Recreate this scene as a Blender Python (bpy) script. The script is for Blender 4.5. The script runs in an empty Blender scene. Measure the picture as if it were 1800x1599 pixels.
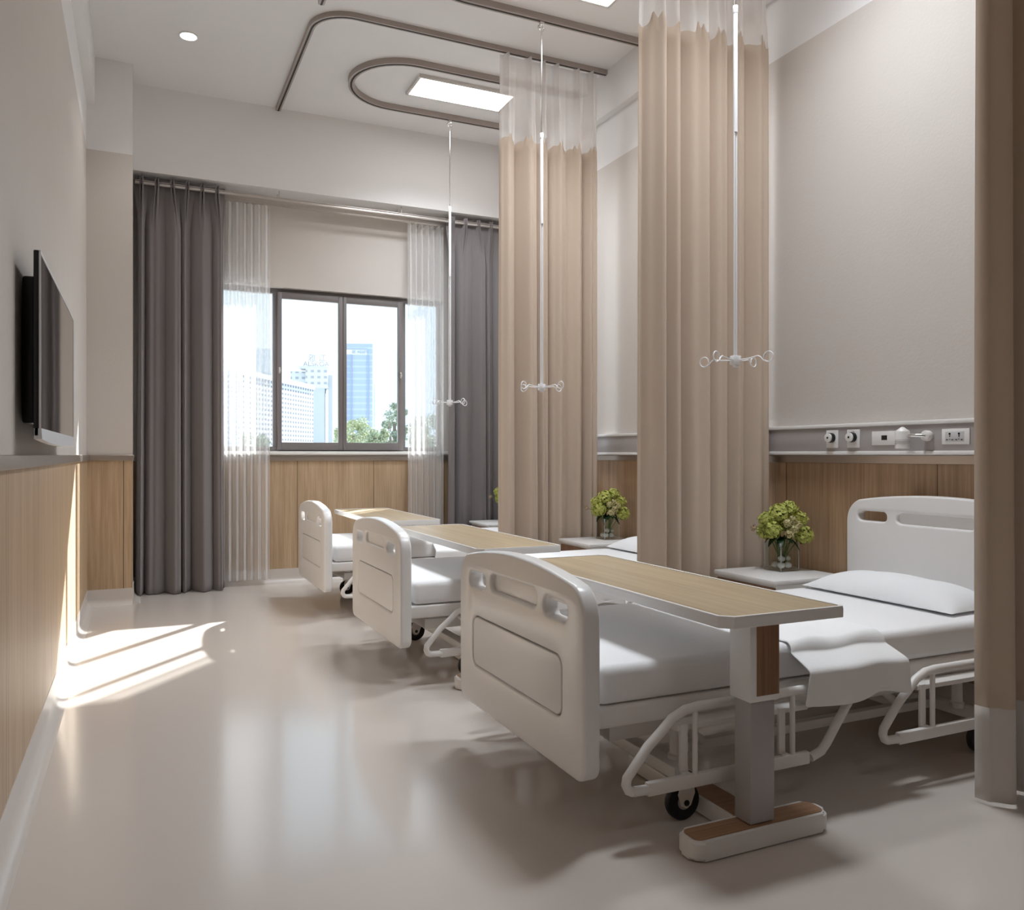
import bpy, bmesh, math, random
from mathutils import Vector, Matrix

random.seed(7)
sc = bpy.context.scene
col = sc.collection
PI = math.pi

# ------------------------------------------------------------------ camera
EYE = 1.2
cam_d = bpy.data.cameras.new('camera')
cam_d.sensor_fit = 'HORIZONTAL'
cam_d.sensor_width = 36.0
cam_d.lens = 36.0 * 1435.0 / 1800.0
cam_d.clip_start = 0.02
cam_d.clip_end = 3000
cam = bpy.data.objects.new('camera', cam_d)
cam.location = (0, 0, EYE)
cam.rotation_euler = (PI / 2, 0, -math.radians(24.57))
col.objects.link(cam)
sc.camera = cam

# ------------------------------------------------------------------ exposure
sc.view_settings.view_transform = 'Standard'
sc.view_settings.look = 'None'
sc.view_settings.exposure = 1.15
sc.view_settings.gamma = 1.0
sc.view_settings.use_curve_mapping = False
sc.cycles.max_bounces = 12
sc.cycles.diffuse_bounces = 8
sc.cycles.glossy_bounces = 4
sc.cycles.transparent_max_bounces = 24
sc.cycles.transmission_bounces = 8

# ------------------------------------------------------------------ sky
w = bpy.data.worlds.new('sky')
sc.world = w
w.use_nodes = True
nt = w.node_tree
nt.nodes.clear()
out = nt.nodes.new('ShaderNodeOutputWorld')
bg = nt.nodes.new('ShaderNodeBackground')
tc = nt.nodes.new('ShaderNodeTexCoord')
sep = nt.nodes.new('ShaderNodeSeparateXYZ')
ramp = nt.nodes.new('ShaderNodeValToRGB')
ramp.color_ramp.elements[0].position = 0.0
ramp.color_ramp.elements[0].color = (0.76, 0.89, 1.0, 1)
ramp.color_ramp.elements[1].position = 0.55
ramp.color_ramp.elements[1].color = (0.62, 0.80, 1.0, 1)
e = ramp.color_ramp.elements.new(0.12)
e.color = (0.80, 0.92, 1.0, 1)
nt.links.new(tc.outputs['Generated'], sep.inputs[0])
nt.links.new(sep.outputs['Z'], ramp.inputs[0])
nt.links.new(ramp.outputs[0], bg.inputs['Color'])
nt.links.new(bg.outputs[0], out.inputs[0])
bg.inputs['Strength'].default_value = 0.72

# ------------------------------------------------------------------ sun
sun_d = bpy.data.lights.new('sun', 'SUN')
sun_d.energy = 11.0
sun_d.angle = math.radians(0.9)
sun_d.color = (1.0, 0.965, 0.92)
sun = bpy.data.objects.new('sun', sun_d)
col.objects.link(sun)
sun.rotation_euler = Vector((-0.8, -1.0, -0.76)).to_track_quat('-Z', 'Y').to_euler()
sun.location = (8, 15, 12)

PANEL_STRENGTH = 5.0       # glow of the diffuser itself; the beam is the area lamp behind it
PANEL_WATT = 14.5

# ================================================================== materials
def new_mat(name):
    m = bpy.data.materials.new(name)
    m.use_nodes = True
    return m, m.node_tree, m.node_tree.nodes['Principled BSDF']

def pmat(name, colr, rough=0.5, metal=0.0, spec=0.5, noise=0.0, nscale=30.0, bump=0.0, bscale=200.0,
         emis=None, estr=0.0, trans=0.0, coat=0.0, ior=1.45, sheen=0.0):
    m, t, b = new_mat(name)
    b.inputs['Base Color'].default_value = (*colr, 1)
    b.inputs['Roughness'].default_value = rough
    b.inputs['Metallic'].default_value = metal
    b.inputs['Specular IOR Level'].default_value = spec
    b.inputs['Transmission Weight'].default_value = trans
    b.inputs['Coat Weight'].default_value = coat
    b.inputs['IOR'].default_value = ior
    b.inputs['Sheen Weight'].default_value = sheen
    co = t.nodes.new('ShaderNodeTexCoord')
    if noise > 0:
        n = t.nodes.new('ShaderNodeTexNoise')
        n.inputs['Scale'].default_value = nscale
        n.inputs['Detail'].default_value = 4
        t.links.new(co.outputs['Object'], n.inputs['Vector'])
        mx = t.nodes.new('ShaderNodeMix'); mx.data_type = 'RGBA'
        mx.inputs[6].default_value = (*[c * (1 - noise) for c in colr], 1)
        mx.inputs[7].default_value = (*[min(1, c * (1 + noise)) for c in colr], 1)
        t.links.new(n.outputs['Fac'], mx.inputs[0])
        t.links.new(mx.outputs[2], b.inputs['Base Color'])
    if bump > 0:
        n2 = t.nodes.new('ShaderNodeTexNoise')
        n2.inputs['Scale'].default_value = bscale
        n2.inputs['Detail'].default_value = 3
        t.links.new(co.outputs['Object'], n2.inputs['Vector'])
        bp = t.nodes.new('ShaderNodeBump')
        bp.inputs['Strength'].default_value = bump
        bp.inputs['Distance'].default_value = 0.003
        t.links.new(n2.outputs['Fac'], bp.inputs['Height'])
        t.links.new(bp.outputs[0], b.inputs['Normal'])
    if emis:
        b.inputs['Emission Color'].default_value = (*emis, 1)
        b.inputs['Emission Strength'].default_value = estr
    return m

def wood_mat(name, dark, light, axis='Z', seam_axis=None, seam_step=0.8, seam_off=0.0, rough=0.45, gscale=1.0):
    """straight-grained wood: noise stretched along one axis, optional panel seams"""
    m, t, b = new_mat(name)
    b.inputs['Roughness'].default_value = rough
    co = t.nodes.new('ShaderNodeTexCoord')
    def grain(sc_across, sc_along, detail):
        mp = t.nodes.new('ShaderNodeMapping')
        s = [sc_across * gscale] * 3
        s['XYZ'.index(axis)] = sc_along * gscale
        mp.inputs['Scale'].default_value = s
        n = t.nodes.new('ShaderNodeTexNoise')
        n.inputs['Scale'].default_value = 1.0
        n.inputs['Detail'].default_value = detail
        n.inputs['Roughness'].default_value = 0.65
        t.links.new(co.outputs['Object'], mp.inputs[0])
        t.links.new(mp.outputs[0], n.inputs['Vector'])
        return n
    g1 = grain(95, 2.2, 5)
    g2 = grain(13, 0.7, 3)
    mixf = t.nodes.new('ShaderNodeMix'); mixf.data_type = 'FLOAT'
    mixf.inputs[0].default_value = 0.42
    t.links.new(g1.outputs['Fac'], mixf.inputs[2]); t.links.new(g2.outputs['Fac'], mixf.inputs[3])
    rp = t.nodes.new('ShaderNodeValToRGB')
    rp.color_ramp.elements[0].position = 0.36; rp.color_ramp.elements[0].color = (*dark, 1)
    rp.color_ramp.elements[1].position = 0.64; rp.color_ramp.elements[1].color = (*light, 1)
    t.links.new(mixf.outputs[0], rp.inputs[0])
    last = rp.outputs[0]
    if seam_axis:
        sp = t.nodes.new('ShaderNodeSeparateXYZ')
        t.links.new(co.outputs['Object'], sp.inputs[0])
        ad = t.nodes.new('ShaderNodeMath'); ad.operation = 'SUBTRACT'; ad.inputs[1].default_value = seam_off - 100 * seam_step
        t.links.new(sp.outputs['XYZ'.index(seam_axis)], ad.inputs[0])
        mo = t.nodes.new('ShaderNodeMath'); mo.operation = 'MODULO'; mo.inputs[1].default_value = seam_step
        t.links.new(ad.outputs[0], mo.inputs[0])
        lt = t.nodes.new('ShaderNodeMath'); lt.operation = 'LESS_THAN'; lt.inputs[1].default_value = 0.006
        t.links.new(mo.outputs[0], lt.inputs[0])
        mx = t.nodes.new('ShaderNodeMix'); mx.data_type = 'RGBA'
        t.links.new(lt.outputs[0], mx.inputs[0]); t.links.new(last, mx.inputs[6])
        mx.inputs[7].default_value = (dark[0] * .35, dark[1] * .3, dark[2] * .28, 1)
        last = mx.outputs[2]
    t.links.new(last, b.inputs['Base Color'])
    return m

def cloth_mat(name, colr, alpha=1.0, trans=0.35, rough=0.8, weave=True):
    """diffuse + translucent cloth; alpha < 1 makes a sheer"""
    m = bpy.data.materials.new(name); m.use_nodes = True
    t = m.node_tree; t.nodes.clear()
    o = t.nodes.new('ShaderNodeOutputMaterial')
    d = t.nodes.new('ShaderNodeBsdfDiffuse'); d.inputs['Color'].default_value = (*colr, 1); d.inputs['Roughness'].default_value = rough
    tr = t.nodes.new('ShaderNodeBsdfTranslucent'); tr.inputs['Color'].default_value = (*colr, 1)
    mx = t.nodes.new('ShaderNodeMixShader'); mx.inputs[0].default_value = trans
    t.links.new(d.outputs[0], mx.inputs[1]); t.links.new(tr.outputs[0], mx.inputs[2])
    last = mx.outputs[0]
    if weave:
        co = t.nodes.new('ShaderNodeTexCoord')
        n = t.nodes.new('ShaderNodeTexNoise'); n.inputs['Scale'].default_value = 260; n.inputs['Detail'].default_value = 2
        t.links.new(co.outputs['Object'], n.inputs['Vector'])
        bp = t.nodes.new('ShaderNodeBump'); bp.inputs['Strength'].default_value = 0.12; bp.inputs['Distance'].default_value = 0.002
        t.links.new(n.outputs['Fac'], bp.inputs['Height'])
        t.links.new(bp.outputs[0], d.inputs['Normal'])
    if alpha < 1:
        tp = t.nodes.new('ShaderNodeBsdfTransparent')
        # the cloth looks denser where it is seen edge on
        lw = t.nodes.new('ShaderNodeLayerWeight'); lw.inputs['Blend'].default_value = 0.35
        mr = t.nodes.new('ShaderNodeMapRange')
        mr.inputs[3].default_value = alpha; mr.inputs[4].default_value = min(1, alpha + 0.5)
        t.links.new(lw.outputs['Facing'], mr.inputs[0])
        m2 = t.nodes.new('ShaderNodeMixShader')
        t.links.new(mr.outputs[0], m2.inputs[0])
        t.links.new(tp.outputs[0], m2.inputs[1]); t.links.new(last, m2.inputs[2])
        last = m2.outputs[0]
    t.links.new(last, o.inputs[0])
    return m

def facade_mat(name, wall, glass, fw, fh, gx=0.55, gz=0.5, rough=0.6, axis='X'):
    """window grid on a far facade: object coordinates along the face and up"""
    m, t, b = new_mat(name)
    b.inputs['Roughness'].default_value = rough
    co = t.nodes.new('ShaderNodeTexCoord'); sp = t.nodes.new('ShaderNodeSeparateXYZ')
    t.links.new(co.outputs['Object'], sp.inputs[0])
    ad = t.nodes.new('ShaderNodeMath'); ad.operation = 'ADD'
    t.links.new(sp.outputs['X'], ad.inputs[0]); t.links.new(sp.outputs['Y'], ad.inputs[1])
    def cell(src, step, frac):
        a = t.nodes.new('ShaderNodeMath'); a.operation = 'ADD'; a.inputs[1].default_value = 1000 * step
        t.links.new(src, a.inputs[0])
        mo = t.nodes.new('ShaderNodeMath'); mo.operation = 'MODULO'; mo.inputs[1].default_value = step
        t.links.new(a.outputs[0], mo.inputs[0])
        l = t.nodes.new('ShaderNodeMath'); l.operation = 'LESS_THAN'; l.inputs[1].default_value = step * frac
        t.links.new(mo.outputs[0], l.inputs[0])
        return l
    c1 = cell(ad.outputs[0], fw, gx); c2 = cell(sp.outputs['Z'], fh, gz)
    mu = t.nodes.new('ShaderNodeMath'); mu.operation = 'MULTIPLY'
    t.links.new(c1.outputs[0], mu.inputs[0]); t.links.new(c2.outputs[0], mu.inputs[1])
    mx = t.nodes.new('ShaderNodeMix'); mx.data_type = 'RGBA'
    mx.inputs[6].default_value = (*wall, 1); mx.inputs[7].default_value = (*glass, 1)
    t.links.new(mu.outputs[0], mx.inputs[0])
    t.links.new(mx.outputs[2], b.inputs['Base Color'])
    return m

M = {}
M['ceiling'] = pmat('ceiling_paint', (0.75, 0.74, 0.74), 0.85, noise=0.01, nscale=4)
M['white_wall'] = pmat('white_wall_paint', (0.76, 0.75, 0.75), 0.8, noise=0.01, nscale=4)
M['beige'] = pmat('beige_wall_paint', (0.59, 0.55, 0.515), 0.8, bump=0.25, bscale=70, noise=0.02, nscale=3)
M['floor'] = pmat('vinyl_floor', (0.60, 0.545, 0.50), 0.15, spec=0.9, noise=0.015, nscale=2.5, bump=0.02, bscale=6)
M['base'] = pmat('vinyl_cove', (0.60, 0.553, 0.515), 0.3, spec=0.5, noise=0.01)
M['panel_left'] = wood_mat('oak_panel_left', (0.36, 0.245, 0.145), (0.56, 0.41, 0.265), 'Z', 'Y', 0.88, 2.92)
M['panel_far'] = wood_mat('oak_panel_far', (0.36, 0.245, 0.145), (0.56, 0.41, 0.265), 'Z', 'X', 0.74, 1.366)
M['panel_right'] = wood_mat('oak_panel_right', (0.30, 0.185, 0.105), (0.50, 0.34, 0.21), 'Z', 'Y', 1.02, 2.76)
M['steel_trim'] = pmat('brushed_steel_trim', (0.48, 0.43, 0.39), 0.3, metal=0.85, bump=0.05, bscale=400)
M['abs'] = pmat('white_moulded_plastic', (0.80, 0.79, 0.78), 0.28, spec=0.5, noise=0.01)
M['frame_white'] = pmat('white_powder_coat', (0.78, 0.755, 0.73), 0.35, noise=0.01)
M['mattress'] = pmat('white_mattress_cotton', (0.84, 0.84, 0.85), 0.85, bump=0.1, bscale=60, sheen=0.1)
M['linen'] = pmat('white_linen', (0.85, 0.86, 0.88), 0.85, bump=0.12, bscale=120, sheen=0.1)
M['towel'] = pmat('white_blanket_cotton', (0.84, 0.84, 0.84), 0.9, bump=0.2, bscale=180, sheen=0.1)
M['table_wood'] = wood_mat('table_oak_laminate', (0.36, 0.27, 0.165), (0.52, 0.41, 0.265), 'Y', rough=0.3, gscale=0.7)
M['walnut'] = wood_mat('walnut_strip', (0.17, 0.085, 0.045), (0.32, 0.18, 0.10), 'Z', rough=0.4)
M['walnut_x'] = wood_mat('walnut_foot_inset', (0.26, 0.14, 0.075), (0.42, 0.25, 0.145), 'X', rough=0.4)
M['white'] = pmat('white_lacquer', (0.80, 0.79, 0.78), 0.3, noise=0.005)
M['grey_tube'] = pmat('grey_painted_tube', (0.42, 0.40, 0.40), 0.35, noise=0.01)
M['rubber'] = pmat('black_rubber', (0.012, 0.012, 0.015), 0.55, noise=0.1)
M['chrome'] = pmat('chrome', (0.75, 0.74, 0.73), 0.15, metal=1.0, noise=0.01)
M['alu'] = pmat('brushed_aluminium', (0.62, 0.58, 0.55), 0.35, metal=0.8, noise=0.02)
M['track'] = pmat('taupe_aluminium_track', (0.40, 0.35, 0.32), 0.45, metal=0.25, noise=0.02)
M['track_dark'] = pmat('track_slot', (0.03, 0.025, 0.022), 0.6, noise=0.02)
M['rod_white'] = pmat('rod_white_sleeve', (0.78, 0.78, 0.80), 0.3)
M['led'] = pmat('led_diffuser', (0.9, 0.9, 0.9), 0.5, emis=(1.0, 0.985, 0.97), estr=PANEL_STRENGTH)
M['led_fill'] = pmat('fill_panel_diffuser', (0.9, 0.9, 0.9), 0.5, emis=(1.0, 0.985, 0.97), estr=0.5)  # weak glow for the added fill panel only
M['led_frame'] = pmat('led_frame', (0.62, 0.60, 0.58), 0.4, noise=0.01)
M['spot_led'] = pmat('downlight_led', (0.9, 0.9, 0.9), 0.5, emis=(1.0, 0.98, 0.95), estr=12)
M['tv_black'] = pmat('black_tv_casing', (0.012, 0.011, 0.012), 0.35, noise=0.05)
M['tv_screen'] = pmat('glossy_tv_screen', (0.006, 0.006, 0.007), 0.04, spec=0.75, coat=0.4)
M['tv_silver'] = pmat('silver_tv_bezel', (0.70, 0.70, 0.72), 0.3, metal=0.3)
M['win_frame'] = pmat('grey_window_aluminium', (0.19, 0.172, 0.17), 0.45, metal=0.1, noise=0.02)
M['sill'] = pmat('white_stone_sill', (0.82, 0.81, 0.80), 0.2, noise=0.02, nscale=8)
M['beige_cloth'] = cloth_mat('beige_curtain_cloth', (0.70, 0.595, 0.495), trans=0.18)
M['mesh_cloth'] = cloth_mat('white_mesh_cloth', (0.80, 0.77, 0.75), alpha=0.66, trans=0.35)
M['hem_cloth'] = cloth_mat('white_hem_cloth', (0.74, 0.70, 0.66), trans=0.15)
M['dark_cloth'] = cloth_mat('charcoal_curtain_cloth', (0.27, 0.248, 0.252), trans=0.03)
M['sheer'] = cloth_mat('white_sheer_cloth', (0.86, 0.85, 0.85), alpha=0.42, trans=0.22)
M['panel_grey'] = pmat('grey_service_panel', (0.40, 0.375, 0.37), 0.4, noise=0.01)
M['plate'] = pmat('white_socket_plate', (0.80, 0.79, 0.78), 0.3)
M['plate_grey'] = pmat('light_grey_socket_insert', (0.58, 0.58, 0.59), 0.35)
M['black'] = pmat('black_plastic', (0.01, 0.01, 0.012), 0.4)
M['petal'] = pmat('lime_hydrangea_petal', (0.50, 0.53, 0.13), 0.6, noise=0.35, nscale=60)
M['petal_cream'] = pmat('cream_blossom_petal', (0.62, 0.56, 0.30), 0.6, noise=0.2, nscale=60)
M['petal_dry'] = pmat('tan_blossom_petal', (0.45, 0.32, 0.2), 0.7, noise=0.2, nscale=60)
M['leaf'] = pmat('dark_green_leaf', (0.012, 0.045, 0.014), 0.35, noise=0.3, nscale=20)
M['stem'] = pmat('green_stem', (0.10, 0.17, 0.05), 0.5, noise=0.2)
M['pebble'] = pmat('white_pebble', (0.70, 0.66, 0.62), 0.4, noise=0.06)

def glass_mat(name, tint=(1, 1, 1), clear=0.9):
    m = bpy.data.materials.new(name); m.use_nodes = True
    t = m.node_tree; t.nodes.clear()
    o = t.nodes.new('ShaderNodeOutputMaterial')
    tp = t.nodes.new('ShaderNodeBsdfTransparent'); tp.inputs[0].default_value = (*tint, 1)
    gl = t.nodes.new('ShaderNodeBsdfGlossy'); gl.inputs['Roughness'].default_value = 0.02
    lw = t.nodes.new('ShaderNodeLayerWeight'); lw.inputs['Blend'].default_value = 0.5
    pw = t.nodes.new('ShaderNodeMath'); pw.operation = 'POWER'; pw.inputs[1].default_value = 4.0
    t.links.new(lw.outputs['Facing'], pw.inputs[0])
    fr = t.nodes.new('ShaderNodeMath'); fr.operation = 'MULTIPLY_ADD'; fr.inputs[1].default_value = 0.7; fr.inputs[2].default_value = 0.03
    t.links.new(pw.outputs[0], fr.inputs[0])
    mx = t.nodes.new('ShaderNodeMixShader')
    t.links.new(fr.outputs[0], mx.inputs[0]); t.links.new(tp.outputs[0], mx.inputs[1]); t.links.new(gl.outputs[0], mx.inputs[2])
    t.links.new(mx.outputs[0], o.inputs[0])
    return m
M['pane'] = glass_mat('window_glass', (0.96, 0.99, 1.0))
M['vase_glass'] = glass_mat('clear_vase_glass', (0.93, 0.95, 0.94))
M['screen_fab'] = M['vase_glass']

# ================================================================== geometry helpers
class MB:
    def __init__(s):
        s.bm = bmesh.new()
    def box(s, x0, x1, y0, y1, z0, z1, bev=0.0, seg=2):
        tmp = bmesh.new()
        bmesh.ops.create_cube(tmp, size=1)
        for v in tmp.verts:
            v.co = Vector(((x0 + x1) / 2 + v.co.x * (x1 - x0), (y0 + y1) / 2 + v.co.y * (y1 - y0), (z0 + z1) / 2 + v.co.z * (z1 - z0)))
        if bev > 0:
            bmesh.ops.bevel(tmp, geom=tmp.edges[:], offset=bev, segments=seg, profile=0.5, affect='EDGES')
        s.merge(tmp); return s
    def merge(s, tmp, mat=None):
        if mat is not None:
            tmp.transform(mat)
        me = bpy.data.meshes.new('tmp'); tmp.to_mesh(me); tmp.free()
        s.bm.from_mesh(me); bpy.data.meshes.remove(me)
    def tube(s, pts, r, seg=12, caps=True, radii=None):
        pts = [Vector(p) for p in pts]
        n = len(pts); rings = []
        up = None
        for i, p in enumerate(pts):
            if i == 0: d = pts[1] - pts[0]
            elif i == n - 1: d = pts[-1] - pts[-2]
            else: d = (pts[i + 1] - pts[i]).normalized() + (pts[i] - pts[i - 1]).normalized()
            d.normalize()
            if up is None:
                up = Vector((0, 0, 1)) if abs(d.z) < 0.9 else Vector((1, 0, 0))
            a = d.cross(up)
            if a.length < 1e-4: a = d.orthogonal()
            a.normalize(); b = a.cross(d).normalized(); up = b
            rr = radii[i] if radii else r
            rings.append([s.bm.verts.new(p + a * math.cos(2 * PI * k / seg) * rr + b * math.sin(2 * PI * k / seg) * rr) for k in range(seg)])
        for i in range(n - 1):
            for k in range(seg):
                s.bm.faces.new((rings[i][k], rings[i][(k + 1) % seg], rings[i + 1][(k + 1) % seg], rings[i + 1][k]))
        if caps:
            s.bm.faces.new(rings[0][::-1]); s.bm.faces.new(rings[-1])
        return s
    def cyl(s, a, b, r, seg=24, bev=0.0):
        a, b = Vector(a), Vector(b)
        d = (b - a).normalized()
        if bev > 0:
            return s.tube([a, a + d * bev * .3, a + d * bev, b - d * bev, b - d * bev * .3, b], r, seg,
                          radii=[r - bev, r - bev * .3, r, r, r - bev * .3, r - bev])
        return s.tube([a, b], r, seg)
    def sweep_rect(s, pts, w, h):
        """flat bar/track: rectangle w wide (horizontal), h high swept along a horizontal path, top at the path"""
        pts = [Vector(p) for p in pts]; n = len(pts); rings = []
        for i, p in enumerate(pts):
            if i == 0: d = pts[1] - pts[0]
            elif i == n - 1: d = pts[-1] - pts[-2]
            else: d = (pts[i + 1] - pts[i]).normalized() + (pts[i] - pts[i - 1]).normalized()
            d.z = 0; d.normalize()
            a = Vector((d.y, -d.x, 0))
            rings.append([s.bm.verts.new(p + a * sx * w / 2 + Vector((0, 0, sz * h))) for sx, sz in ((-1, 0), (1, 0), (1, -1), (-1, -1))])
        for i in range(n - 1):
            for k in range(4):
                s.bm.faces.new((rings[i][k], rings[i][(k + 1) % 4], rings[i + 1][(k + 1) % 4], rings[i + 1][k]))
        s.bm.faces.new(rings[0][::-1]); s.bm.faces.new(rings[-1])
        return s
    def sphere(s, c, r, seg=16, ring=10, scale=(1, 1, 1)):
        tmp = bmesh.new()
        bmesh.ops.create_uvsphere(tmp, u_segments=seg, v_segments=ring, radius=r)
        s.merge(tmp, Matrix.Translation(Vector(c)) @ Matrix.Diagonal((*scale, 1)))
        return s
    def torus(s, c, R, r, normal=(0, 0, 1), arc=2 * PI, seg=24, start=0.0, tseg=8):
        q = Vector(normal).to_track_quat('Z', 'Y')
        pts = [Vector(c) + q @ Vector((R * math.cos(start + arc * k / seg), R * math.sin(start + arc * k / seg), 0)) for k in range(seg + 1)]
        return s.tube(pts, r, tseg)
    def quad(s, a, b, c, d):
        s.bm.faces.new([s.bm.verts.new(v) for v in (a, b, c, d)]); return s
    def prism(s, outline, z0, z1):
        lo = [s.bm.verts.new((x, y, z0)) for x, y in outline]
        hi = [s.bm.verts.new((x, y, z1)) for x, y in outline]
        n = len(outline)
        s.bm.faces.new(lo[::-1]); s.bm.faces.new(hi)
        for k in range(n):
            s.bm.faces.new((lo[k], lo[(k + 1) % n], hi[(k + 1) % n], hi[k]))
        return s
    def build(s, name, mat, parent=None, smooth=40, loc=None):
        bmesh.ops.recalc_face_normals(s.bm, faces=s.bm.faces[:])
        me = bpy.data.meshes.new(name); s.bm.to_mesh(me); s.bm.free()
        return link_mesh(name, me, mat, parent, smooth, loc)

def link_mesh(name, me, mat, parent=None, smooth=40, loc=None):
    if mat is not None:
        me.materials.clear(); me.materials.append(mat)
    if smooth:
        me.shade_smooth()
        try: me.set_sharp_from_angle(angle=math.radians(smooth))
        except Exception: pass
    o = bpy.data.objects.new(name, me)
    col.objects.link(o)
    if parent: o.parent = parent
    if loc: o.location = loc
    return o

def tag(o, label, cat, group=None):
    o['label'] = label; o['category'] = cat
    if group: o['group'] = group
    return o

def struct(o):
    o['kind'] = 'structure'; return o

def empty(name, loc=(0, 0, 0), rz=0.0, parent=None):
    o = bpy.data.objects.new(name, None); o.empty_display_size = 0.1
    o.location = loc; o.rotation_euler = (0, 0, rz); col.objects.link(o)
    if parent: o.parent = parent
    return o

def copy_tree(o, parent=None):
    c = o.copy(); col.objects.link(c); c.parent = parent
    for ch in list(o.children):
        copy_tree(ch, c)
    return c

def rrect(w, h, r, cx=0, cy=0, n=6):
    pts = []
    for (sx, sy, a0) in ((1, 1, 0), (-1, 1, PI / 2), (-1, -1, PI), (1, -1, 1.5 * PI)):
        for k in range(n + 1):
            a = a0 + PI / 2 * k / n
            pts.append((cx + sx * (w / 2 - r) + r * math.cos(a), cy + sy * (h / 2 - r) + r * math.sin(a)))
    return pts

def plate(name, outline, holes, thick, bev, mat, parent, to_world):
    """2D outline with holes -> extruded, rounded plate; to_world maps (u, v, w) to local"""
    cu = bpy.data.curves.new('tmp_curve', 'CURVE'); cu.dimensions = '2D'; cu.fill_mode = 'BOTH'
    cu.extrude = thick / 2 - bev; cu.bevel_depth = bev; cu.bevel_resolution = 3; cu.offset = -bev
    for pts in [outline] + holes:
        sp = cu.splines.new('POLY'); sp.points.add(len(pts) - 1)
        for q, (u, v) in zip(sp.points, pts): q.co = (u, v, 0, 1)
        sp.use_cyclic_u = True
    tmp = bpy.data.objects.new('tmp_curve', cu); col.objects.link(tmp)
    dg = bpy.context.evaluated_depsgraph_get()
    me = bpy.data.meshes.new_from_object(tmp.evaluated_get(dg))
    bpy.data.objects.remove(tmp); bpy.data.curves.remove(cu)
    for v in me.vertices: v.co = to_world(v.co.x, v.co.y, v.co.z)
    bm = bmesh.new(); bm.from_mesh(me)
    bmesh.ops.remove_doubles(bm, verts=bm.verts[:], dist=1e-5)
    bmesh.ops.recalc_face_normals(bm, faces=bm.faces[:])
    bm.to_mesh(me); bm.free()
    return link_mesh(name, me, mat, parent, 35)

def text_part(name, body, size, thick, mat, parent, loc, rot, align='CENTER'):
    cu = bpy.data.curves.new('tmp_text', 'FONT'); cu.body = body; cu.size = size; cu.extrude = thick
    cu.align_x = align
    tmp = bpy.data.objects.new('tmp_text', cu); col.objects.link(tmp)
    dg = bpy.context.evaluated_depsgraph_get()
    me = bpy.data.meshes.new_from_object(tmp.evaluated_get(dg))
    bpy.data.objects.remove(tmp); bpy.data.curves.remove(cu)
    o = link_mesh(name, me, mat, parent, 0)
    o.location = loc; o.rotation_euler = rot
    return o

# ================================================================== the room
XL, XR = -0.376, 3.554          # side walls
YB, YF = -3.0, 7.90             # wall behind the camera, window wall
ZC = 4.356                      # ceiling
BULK_Y, REC_Z = 7.64, 3.62      # bulkhead face, recess ceiling
COL_Y, COL_X = 7.264, -0.045    # pier in the far left corner
SK = 0.13                       # cove skirting height

struct(MB().box(XL - .2, XR + .2, YB - .2, YF + .2, -0.2, 0).build('floor', M['floor'], smooth=0))
struct(MB().box(XL - .2, XR + .2, YB - .2, YF + .2, ZC, ZC + .15).build('ceiling', M['ceiling'], smooth=0))

def wall_side(name, x0, x1):
    r = MB().box(x0, x1, YB, YF, 0, 3.62).build(name, M['beige'], smooth=0)
    struct(r)
    MB().box(x0, x1, YB, YF, 3.62, ZC).build('upper_wall', M['white_wall'], r, 0)
    return r
wl = wall_side('wall_left', XL - .2, XL)
wr = wall_side('wall_right', XR, XR + .2)
struct(MB().box(XL, XR, YB - .2, YB, 0, ZC).build('wall_back', M['panel_far'], smooth=0))
# wainscot panels: 6 mm proud of the plaster
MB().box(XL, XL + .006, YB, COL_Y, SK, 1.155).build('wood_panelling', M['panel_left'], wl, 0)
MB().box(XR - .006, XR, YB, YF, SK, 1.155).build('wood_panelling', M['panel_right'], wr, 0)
# far wall with the window opening
WX0, WX1, WZ0, WZ1 = 0.55, 2.84, 1.235, 2.78
wf = struct(MB().box(XL, WX0, YF, YF + .2, 0, ZC).box(WX1, XR, YF, YF + .2, 0, ZC)
            .box(WX0, WX1, YF, YF + .2, 0, WZ0 - .03).box(WX0, WX1, YF, YF + .2, WZ1, ZC).build('wall_far', M['beige'], smooth=0))
MB().box(COL_X, XR, YF - .006, YF, SK, 1.155).build('wood_panelling', M['panel_far'], wf, 0)
# bulkhead hiding the curtain recess
struct(MB().box(COL_X, XR, BULK_Y, YF, REC_Z, ZC).build('wall_bulkhead', M['white_wall'], smooth=0))
# pier
pier = struct(MB().box(XL, COL_X, COL_Y, YF, 0, 3.62).build('wall_pier', M['beige'], smooth=0))
MB().box(XL, COL_X, COL_Y, YF, 3.62, ZC).build('upper_wall', M['white_wall'], pier, 0)
MB().box(XL, COL_X, COL_Y - .006, COL_Y, SK, 1.155).build('wood_panelling', M['panel_far'], pier, 0)
# small boxed beam high on the left and right walls
struct(MB().box(XL, XL + .06, YB, COL_Y, 3.98, ZC).build('trim_1', M['white_wall'], smooth=0))
struct(MB().box(XR - .06, XR, YB, BULK_Y, 4.0, ZC).build('trim_2', M['white_wall'], smooth=0))
# steel dado strips, their top edge at eye height
struct(MB().box(XL, XL + .022, YB, COL_Y, 1.155, 1.2, .002, 1)
       .box(XL, COL_X + .012, COL_Y - .022, COL_Y, 1.155, 1.2, .002, 1).build('trim_3', M['steel_trim']))
struct(MB().box(XR - .022, XR, YB, YF, 1.155, 1.199, .002, 1).build('trim_4', M['steel_trim']))
struct(MB().box(COL_X, XR - .022, YF - .022, YF, 1.145, 1.185, .002, 1).build('trim_5', M['steel_trim']))

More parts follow.
